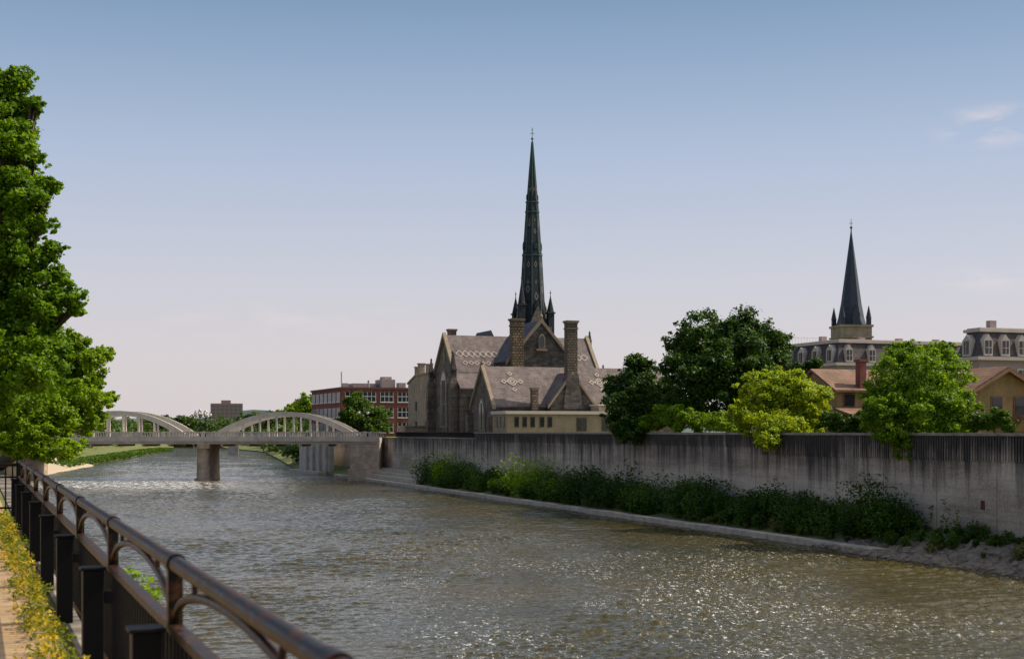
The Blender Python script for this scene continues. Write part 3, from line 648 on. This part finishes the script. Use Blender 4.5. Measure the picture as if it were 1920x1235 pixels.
# ---------------------------------------------------------------- mansard buildings
def mansard(name,o_,a,Lx,Ly,zt,zm,nx,ny,ds=1.0):
    e=empty(name); W=M(o_,a);R=M(o_,a);T=M(o_,a);GL=M(o_,a)
    W.box(0,Lx,0,Ly,G0,zm); T.box(-.5,Lx+.5,-.5,Ly+.5,zm+.001,zm+.4)
    R.frus(Lx/2,Ly/2,zm+.4,zt,Lx/2,Ly/2,Lx/2-.9,Ly/2-.9); T.box(.6,Lx-.6,.6,Ly-.6,zt+.001,zt+.35); T.box(.9,Lx-.9,.9,Ly-.9,zt+.351,zt+.5)
    hh=(zt-zm-.4)
    for k in range(nx):
        cx=Lx*(k+.5)/nx; z0=zm+.5; z1=z0+hh*.62
        T.pry([(cx-.75*ds,z0),(cx+.75*ds,z0),(cx+.75*ds,z1),(cx,z1+.7),(cx-.75*ds,z1)],-.12,.9); GL.box(cx-.42,cx+.42,-.17,-.121,z0+.25,z1-.05); T.box(cx-.04,cx+.04,-.2,-.171,z0+.25,z1-.05); T.box(cx-.42,cx+.42,-.2,-.171,(z0+z1)/2,(z0+z1)/2+.07)
        for zz in (zm-3.0,zm-6.2): T.box(cx-.75,cx+.75,-.1,-.005,zz-.15,zz+2.1); GL.box(cx-.55,cx+.55,-.14,-.101,zz,zz+1.9); T.box(cx-.04,cx+.04,-.17,-.141,zz,zz+1.9)
    for k in range(ny):
        cy=Ly*(k+.5)/ny; z0=zm+.5; z1=z0+hh*.62
        T.prx([(cy-.75,z0),(cy+.75,z0),(cy+.75,z1),(cy,z1+.7),(cy-.75,z1)],-.12,.9); GL.box(-.17,-.121,cy-.42,cy+.42,z0+.25,z1-.05); T.box(-.2,-.171,cy-.04,cy+.04,z0+.25,z1-.05)
        for zz in (zm-3.0,zm-6.2): T.box(-.1,-.005,cy-.75,cy+.75,zz-.15,zz+2.1); GL.box(-.14,-.101,cy-.55,cy+.55,zz,zz+1.9)
    for k in range(4): W.box(Lx*(.12+.25*k),Lx*(.12+.25*k)+.9,Ly*.4,Ly*.4+.7,zt+.5,zt+1.4)
    W.obj('walls',mauve,e);R.obj('mansard_roof',slate_b2,e);T.obj('white_trim',mtrim,e);GL.obj('windows',glass,e); return e
slate_b2=masonry('mansard_slate',(.085,.072,.078),(.135,.113,.12),(.06,.052,.056),.35,.25,var=.4)
mtrim=plain('mansard_trim',(.50,.42,.375),.6,var=.12)
mansard('mansard_building',(gx(1570,195),195,0),A,26,22,20.2,17.0,7,6,.75)
mansard('mansard_building',(gx(1836,162),162,0),A,24,4.2,19.4,16.1,10,1,.8)
m=M((gx(1570,195),195,0),A); 
for k in range(14): m.box(1+k*.5,1.05+k*.5,14,14.05,20.7,21.7)
m.box(1,7.6,13.98,14.07,21.7,21.78); m.obj('roof_railing',white)

# ---------------------------------------------------------------- houses
e=empty('brick_house'); OH1=(gx(1568,124),124,0); W=M(OH1,A);R=M(OH1,A);C=M(OH1,A);GL=M(OH1,A);FR=M(OH1,A)
gable_x(W,R,0,7.5,0,7,G0,11.6,13.3,ov=.5,ovx=.4); C.box(2.3,2.95,-.2,.5,11.0,14.1); C.box(2.2,3.05,-.3,.6,14.1,14.3)
R.prx([(-2.6,9.3),(0,9.9),(0,10.1),(-2.6,9.5)],-.4,6); 
for x in (0,2.8,5.6): FR.box(x,x+.14,-2.4,-2.26,G0,9.3)
for x0 in (.8,4.6): FR.box(x0-.08,x0+1.08,-.08,-.005,10.1,11.3); GL.box(x0,x0+1,-.12,-.081,10.2,11.2)
FR.box(.8,2.0,-.1,-.005,G0,9.0)
W.obj('walls',yelb,e);R.obj('roof',roof_br,e);C.obj('chimney',red,e);FR.obj('woodwork',wood,e);GL.obj('windows',glass,e)
e=empty('brick_house'); OH2=(gx(1852,113),113,0); W=M(OH2,A);R=M(OH2,A);GL=M(OH2,A);FR=M(OH2,A)
gable_y(W,R,-1.5,4.6,0,8,G0,11.3,12.9,ov=.7,ovy=.6)
FR.pry([(-2.2,10.95),(1.55,12.95),(5.3,10.95),(5.3,10.78),(1.55,12.75),(-2.2,10.78)],-.72,-.61)
for x0 in (.4,2.6): FR.box(x0-.1,x0+1.0,-.08,-.005,9.2,10.8); GL.box(x0,x0+.9,-.12,-.081,9.3,10.7)
FR.box(1.6,9,-2.6,-.1,8.9,9.1); FR.box(1.6,9,-2.6,-2.5,9.95,10.05)
for k in range(26): FR.box(1.6+k*.28,1.66+k*.28,-2.58,-2.52,9.1,9.95)
for x in (1.6,4,6.4): FR.box(x,x+.16,-2.62,-2.46,G0,10.8)
W.obj('walls',yelb,e);R.obj('roof',roof_br,e);FR.obj('deck_and_frames',wood,e);GL.obj('windows',glass,e)
e=empty('brick_house'); O3=(gx(1640,135),135,0); W=M(O3,A);R=M(O3,A)
gable_y(W,R,0,6,0,8,G0,11.5,14.2,ov=.5,ovy=.4); gable_x(W,R,6,14,1,8,G0,11.2,13.4,ov=.5)
W.obj('walls',tanb,e);R.obj('roof',slate,e)

# ---------------------------------------------------------------- trees
L1=[lb(0,190,58,45,66),lb(-45,290,115,46),lb(20,360,70,44,52),lb(-70,460,140,46),lb(35,470,58,44,52),lb(65,560,78,44,62),lb(-20,650,130,45),lb(40,680,85,43,60),lb(-160,560,180,47),lb(-150,330,140,48),lb(5,262,56,44,42),lb(78,352,36,45,20),lb(52,208,32,45,22),lb(122,558,38,44,24),lb(34,148,32,45,24),lb(108,515,26,44,18),lb(60,300,28,45,20),lb(95,345,20,44.5,13),lb(75,420,30,44,22),lb(66,192,18,44.5,12),lb(140,580,20,44,14),lb(10,160,40,45,30),lb(95,470,26,44,22)]
tree('maple_tree',(gx(-95,46),46,6.3),L1,185000,.145,fol_near,bark,.38,.24,56,fill=.2)
L2=[lb(110,690,66,58,52),lb(165,675,42,57,26),lb(150,745,58,56,34),lb(80,780,80,55,44),lb(30,750,90,57),lb(45,828,50,54,30),lb(140,795,45,56,28),lb(0,690,110,60),lb(190,662,26,58,14),lb(100,838,60,54,24),lb(198,745,24,57,13),lb(175,715,26,57,14),lb(185,780,20,57,12),lb(140,640,34,57,20)]
tree('locust_tree',(gx(-20,60),60,6.3),L2,125000,.13,fol_light,bark,.25,.23,56,fill=.16)
tree('shade_tree',(gx(1185,146),146,6.9),[lb(1190,720,48,144),lb(1200,690,30,145),lb(1165,765,38,141),lb(1210,770,45,142),lb(1180,808,30,137.5,24),lb(1235,740,38,146),lb(1150,730,20,144)],40000,.30,fol_dark,bark,.3,.28,36)
tree('maple_tree',(gx(1370,140),140,6.9),[lb(1370,665,88,140,75),lb(1310,660,60,139),lb(1430,660,52,140),lb(1350,625,52,141,34),lb(1400,620,46,140,30),lb(1290,715,55,137),lb(1370,730,80,137),lb(1445,700,42,138),lb(1285,640,34,140),lb(1455,645,32,140,26),lb(1340,700,60,136)],80000,.32,fol_dark,bark,.45,.24,46,fill=.25)
tree('shade_tree',(gx(1525,134),134,6.9),[lb(1522,705,28,134,36),lb(1530,750,34,133)],11000,.30,fol_dark,bark,.2,.3)
tree('willow_shrub_tree',(gx(1462,119),119,6.9),[lb(1460,760,78,118,62),lb(1420,745,42,117),lb(1510,748,44,117),lb(1400,780,36,115.5,28),lb(1455,800,60,114,28),lb(1520,780,34,116),lb(1470,715,46,118,24),lb(1440,825,26,112,18),lb(1425,712,28,118,18)],70000,.21,fol_yel,bark,.2,.22,56,fill=.3)
tree('ash_tree',(gx(1718,103),103,6.9),[lb(1720,740,90,100,80),lb(1715,690,66,102,50),lb(1660,730,48,100),lb(1780,705,46,101,42),lb(1725,775,85,98.5,50),lb(1790,765,48,99),lb(1650,780,40,98),lb(1695,655,34,102,18),lb(1762,660,34,102,20),lb(1720,825,58,97,34),lb(1675,812,36,97,22),lb(1770,800,44,98,26),lb(1740,852,34,96.5,18)],85000,.20,foliage('foliage_ash',(.045,.10,.006),(.20,.33,.014),.4,.6),bark,.22,.2,56,fill=.3)
tree('garden_shrub',(gx(1865,98),98,6.9),[lb(1862,785,36,97,22),lb(1835,795,22,97,14),lb(1890,797,18,96,14)],12000,.17,fol_mid,bark,.08)
P,N=crown_points([lb(1225,792,24,137,18),lb(1262,780,34,134,24),lb(1300,788,36,132,22),lb(1340,790,30,130,22),lb(1370,800,26,124,14),lb(1240,770,22,140,14)],30000); leaf_mesh('garden_hedge',P,.22,fol_light,nrm=N)
P,N=crown_points([lb(1560+i*24,800-random.uniform(0,18),28,112,20) for i in range(6)],14000); leaf_mesh('garden_hedge',P,.22,fol_dark,nrm=N)
tree('street_tree',(gx(685,262),262,6.9),[lb(680,780,38,262),lb(655,785,26,261),lb(712,780,26,262),lb(672,755,26,262,18),lb(700,798,30,260,14)],20000,.42,fol_mid,bark,.3)
tree('street_tree',(gx(560,330),330,6.9),[lb(562,765,24,330,18),lb(570,750,16,330,12),lb(540,775,20,328,12),lb(585,775,20,332)],10000,.5,fol_light,bark,.3)
far=[]
def fl(px,py,r,Y,ry=None): far.append(lb(px,py,r,Y,ry))
for i in range(60):
    px=random.uniform(150,640); fl(px,random.uniform(788,802),random.uniform(10,20),random.uniform(640,760),random.uniform(8,14))
for i in range(26): fl(random.uniform(280,360),random.uniform(786,800),14,620,10)
for i in range(14): fl(random.uniform(455,540),random.uniform(780,800),16,560,12)
for i in range(30):
    q=random.random(); Y=300+q*300; XR=-44-(Y-288)*.2; far.append((XR+random.uniform(1,9),Y,4+random.uniform(-1.5,3),4,4,3.2))
for i in range(34):
    q=random.random(); Y=330+q*330; XL=-99-(Y-330)*.18; far.append((XL-random.uniform(8,24),Y,7+random.uniform(-2,3),5,5,4))
for i in range(40): far.append((random.uniform(-210,-110),random.uniform(720,800),random.uniform(3,9),9,7,6))
P,N=crown_points(far,90000,.35,14); leaf_mesh('distant_trees',P,1.0,fol_far,nrm=N,aspect=.4)
P=[]
for i in range(330):
    Y=random.uniform(300,560); XL=np.interp(Y,[250,288,400,533],[-86,-92,-110,-133]); P.append(np.array([XL-random.uniform(0,5),Y,.9])+unit(60)*np.array([1.2,1.6,.7]))
for i in range(80):
    Y=random.uniform(245,310); XL=np.interp(Y,[250,288,400,533],[-86,-92,-110,-133]); P.append(np.array([XL-random.uniform(6,12),Y,2.4])+unit(60)*np.array([1.2,1.6,.7]))
leaf_mesh('waterside_grass',np.concatenate(P),.5,fol_mid)
m=M(); yl=[233,240,250,270,288,310,330]; xl=[float(np.interp(y,[232,250,288,400],[-83,-86,-92,-110])) for y in yl]; pts=[]
for y,x in zip(yl,xl): pts+=[(x+2.2,y,-.2),(x+1.2,y,.25),(x-1.5,y,.82),(x-6.5,y,1.85)]
m.add(pts,[(k*4+j,k*4+j+1,k*4+j+5,k*4+j+4) for k in range(len(yl)-1) for j in range(3)]); m.obj('gravel_shore',plain('sandy_gravel',(.42,.33,.23),.9,var=.3,sc=1.2))
m=M((-88,215,0),math.atan2(1,-.19)); m.box(34,75,-4,-3.5,1,4.2); m.obj('garden_wall',buff)

# ---------------------------------------------------------------- walkway + railing
walk=M((rail_x(-12),-12,0),al)
walk.box(0,60,.25,4.2,6.2,6.40)
t=NT('walkway_paving'); p=t.pos(); x=t.dot(p,(-.354,.935,0)); y=t.dot(p,(.935,.354,0))
br=t.new('ShaderNodeTexBrick'); t.link(t.comb(y,x),br.inputs['Vector']); br.inputs['Color1'].default_value=(.42,.27,.14,1); br.inputs['Color2'].default_value=(.50,.34,.19,1); br.inputs['Mortar'].default_value=(.16,.11,.07,1)
br.inputs['Brick Width'].default_value=1.2; br.inputs['Row Height'].default_value=.6; br.inputs['Mortar Size'].default_value=.012; br.inputs['Scale'].default_value=1
n=t.noise(p,3,6); t.bsdf(t.mix(1.0,br.outputs[0],t.ramp(n,[(.3,.75),(.7,1.1)]),'MULTIPLY'),.85,0,t.bump(n,.3,.02)); walk.obj('walkway',t.m)
RZ=H-.55
e=empty('iron_railing'); TR=M((rail_x(-3),-3,0),al);PO=M((rail_x(-3),-3,0),al);BA=M((rail_x(-3),-3,0),al)
k1=math.hypot(1,.379)
def sR(Y): return (Y+3)*k1
EY=27.5
railm=NT('railing_paint'); p=railm.pos(); n=railm.noise(p,14,6,.7)
railm.bsdf(railm.ramp(n,[(.46,(.007,.006,.006)),(.70,(.12,.045,.016))]),railm.ramp(n,[(.3,.32),(.7,.55)]),0,railm.bump(n,.1,.004),.18); railm=railm.m
TR.tube([(0,0,RZ-.036),(sR(EY),0,RZ-.036)],.036,16)
TR.box(0,sR(EY),-.03,.03,RZ-.345,RZ-.305); TR.box(0,sR(EY),-.022,.022,RZ-.99,RZ-.95)
Yp=6.65-2.9*3
Ys=[]
while Yp<EY+.5: Ys.append(Yp); Yp+=2.8
for Yp in Ys:
    s=sR(Yp)
    TR.box(s-.035,s+.035,-.032,.032,RZ-.304,RZ-.07); TR.tube([(s-.07,0,RZ-.036),(s+.07,0,RZ-.036)],.045,16)
    PO.box(s-.065,s+.065,.06,.19,6.40,H-.885); PO.box(s-.08,s+.08,.045,.205,H-.885,H-.865); PO.box(s-.035,s+.035,-.03,.06,H-1.1,H-1.02)
for a,b in zip(Ys,Ys[1:]):
    s0,s1=sR(a)+.035,sR(b)-.035; path=[]
    for i in range(25):
        th=math.pi*i/24; path.append(((s0+s1)/2-(s1-s0)/2*math.cos(th),0,RZ-.30+.215*math.sin(th)))
    TR.tube(path,.020,8)
    for q in (.2,.8):
        xm=s0+(s1-s0)*q; TR.tube([(xm,0,RZ-.12),(xm,0,RZ-.07)],.012,6)
s=.1
while s<sR(EY): BA.box(s-.011,s+.011,-.011,.011,RZ-.95,RZ-.345); s+=.125
TR.obj('rails_and_arches',railm,e,True); PO.obj('posts',iron,e,bev=.006); BA.obj('balusters',iron,e)
bpy.data.objects['rails_and_arches'].data.set_sharp_from_angle(angle=math.radians(40))
e2=(rail_x(EY),EY); m=M((e2[0],e2[1],0),math.pi+.12)
m.tube([(0,0,RZ-.1),(7,0,RZ-.1)],.03,8); m.box(0,7,-.02,.02,RZ-.95,RZ-.91); m.box(0,7,-.02,.02,RZ-.35,RZ-.32)
s=0
while s<7: m.box(s-.012,s+.012,-.012,.012,6.36,RZ-.13); s+=.13
for s in (0,2.3,4.6): m.box(s-.05,s+.05,-.05,.05,6.36,RZ)
m.obj('iron_gate_fence',iron)
def weeds(n,lo,hi,name):
    P=[]
    for i in range(n):
        Y=random.uniform(7,27)
        if math.sin(Y*2.3)+math.sin(Y*5.1+1)<-.7: continue
        X=rail_x(Y)-.36-random.gauss(0,.08); h=random.uniform(.02,.10)*(1.5 if random.random()<.15 else 1)
        P.append(np.array([X,Y,6.42+h*.5])+unit(28)*np.array([.05,.08,h]))
    P=np.concatenate(P); P=P[P[:,2]>6.41]; leaf_mesh(name,P,.042,foliage(name+'_leaves',lo,hi,.35,3),aspect=.22)
weeds(350,(.05,.10,.01),(.26,.29,.03),'weeds'); weeds(190,(.30,.24,.02),(.68,.50,.04),'yellow_wildflowers')
P,N=crown_points([(rail_x(15)+.7,15,6.2,.4,.7,.35),(rail_x(13)+.6,13,5.9,.35,.6,.4),(rail_x(11.3)+.5,11.3,5.85,.3,.5,.35)],2200); leaf_mesh('quay_plants',P,.08,fol_light,nrm=N)
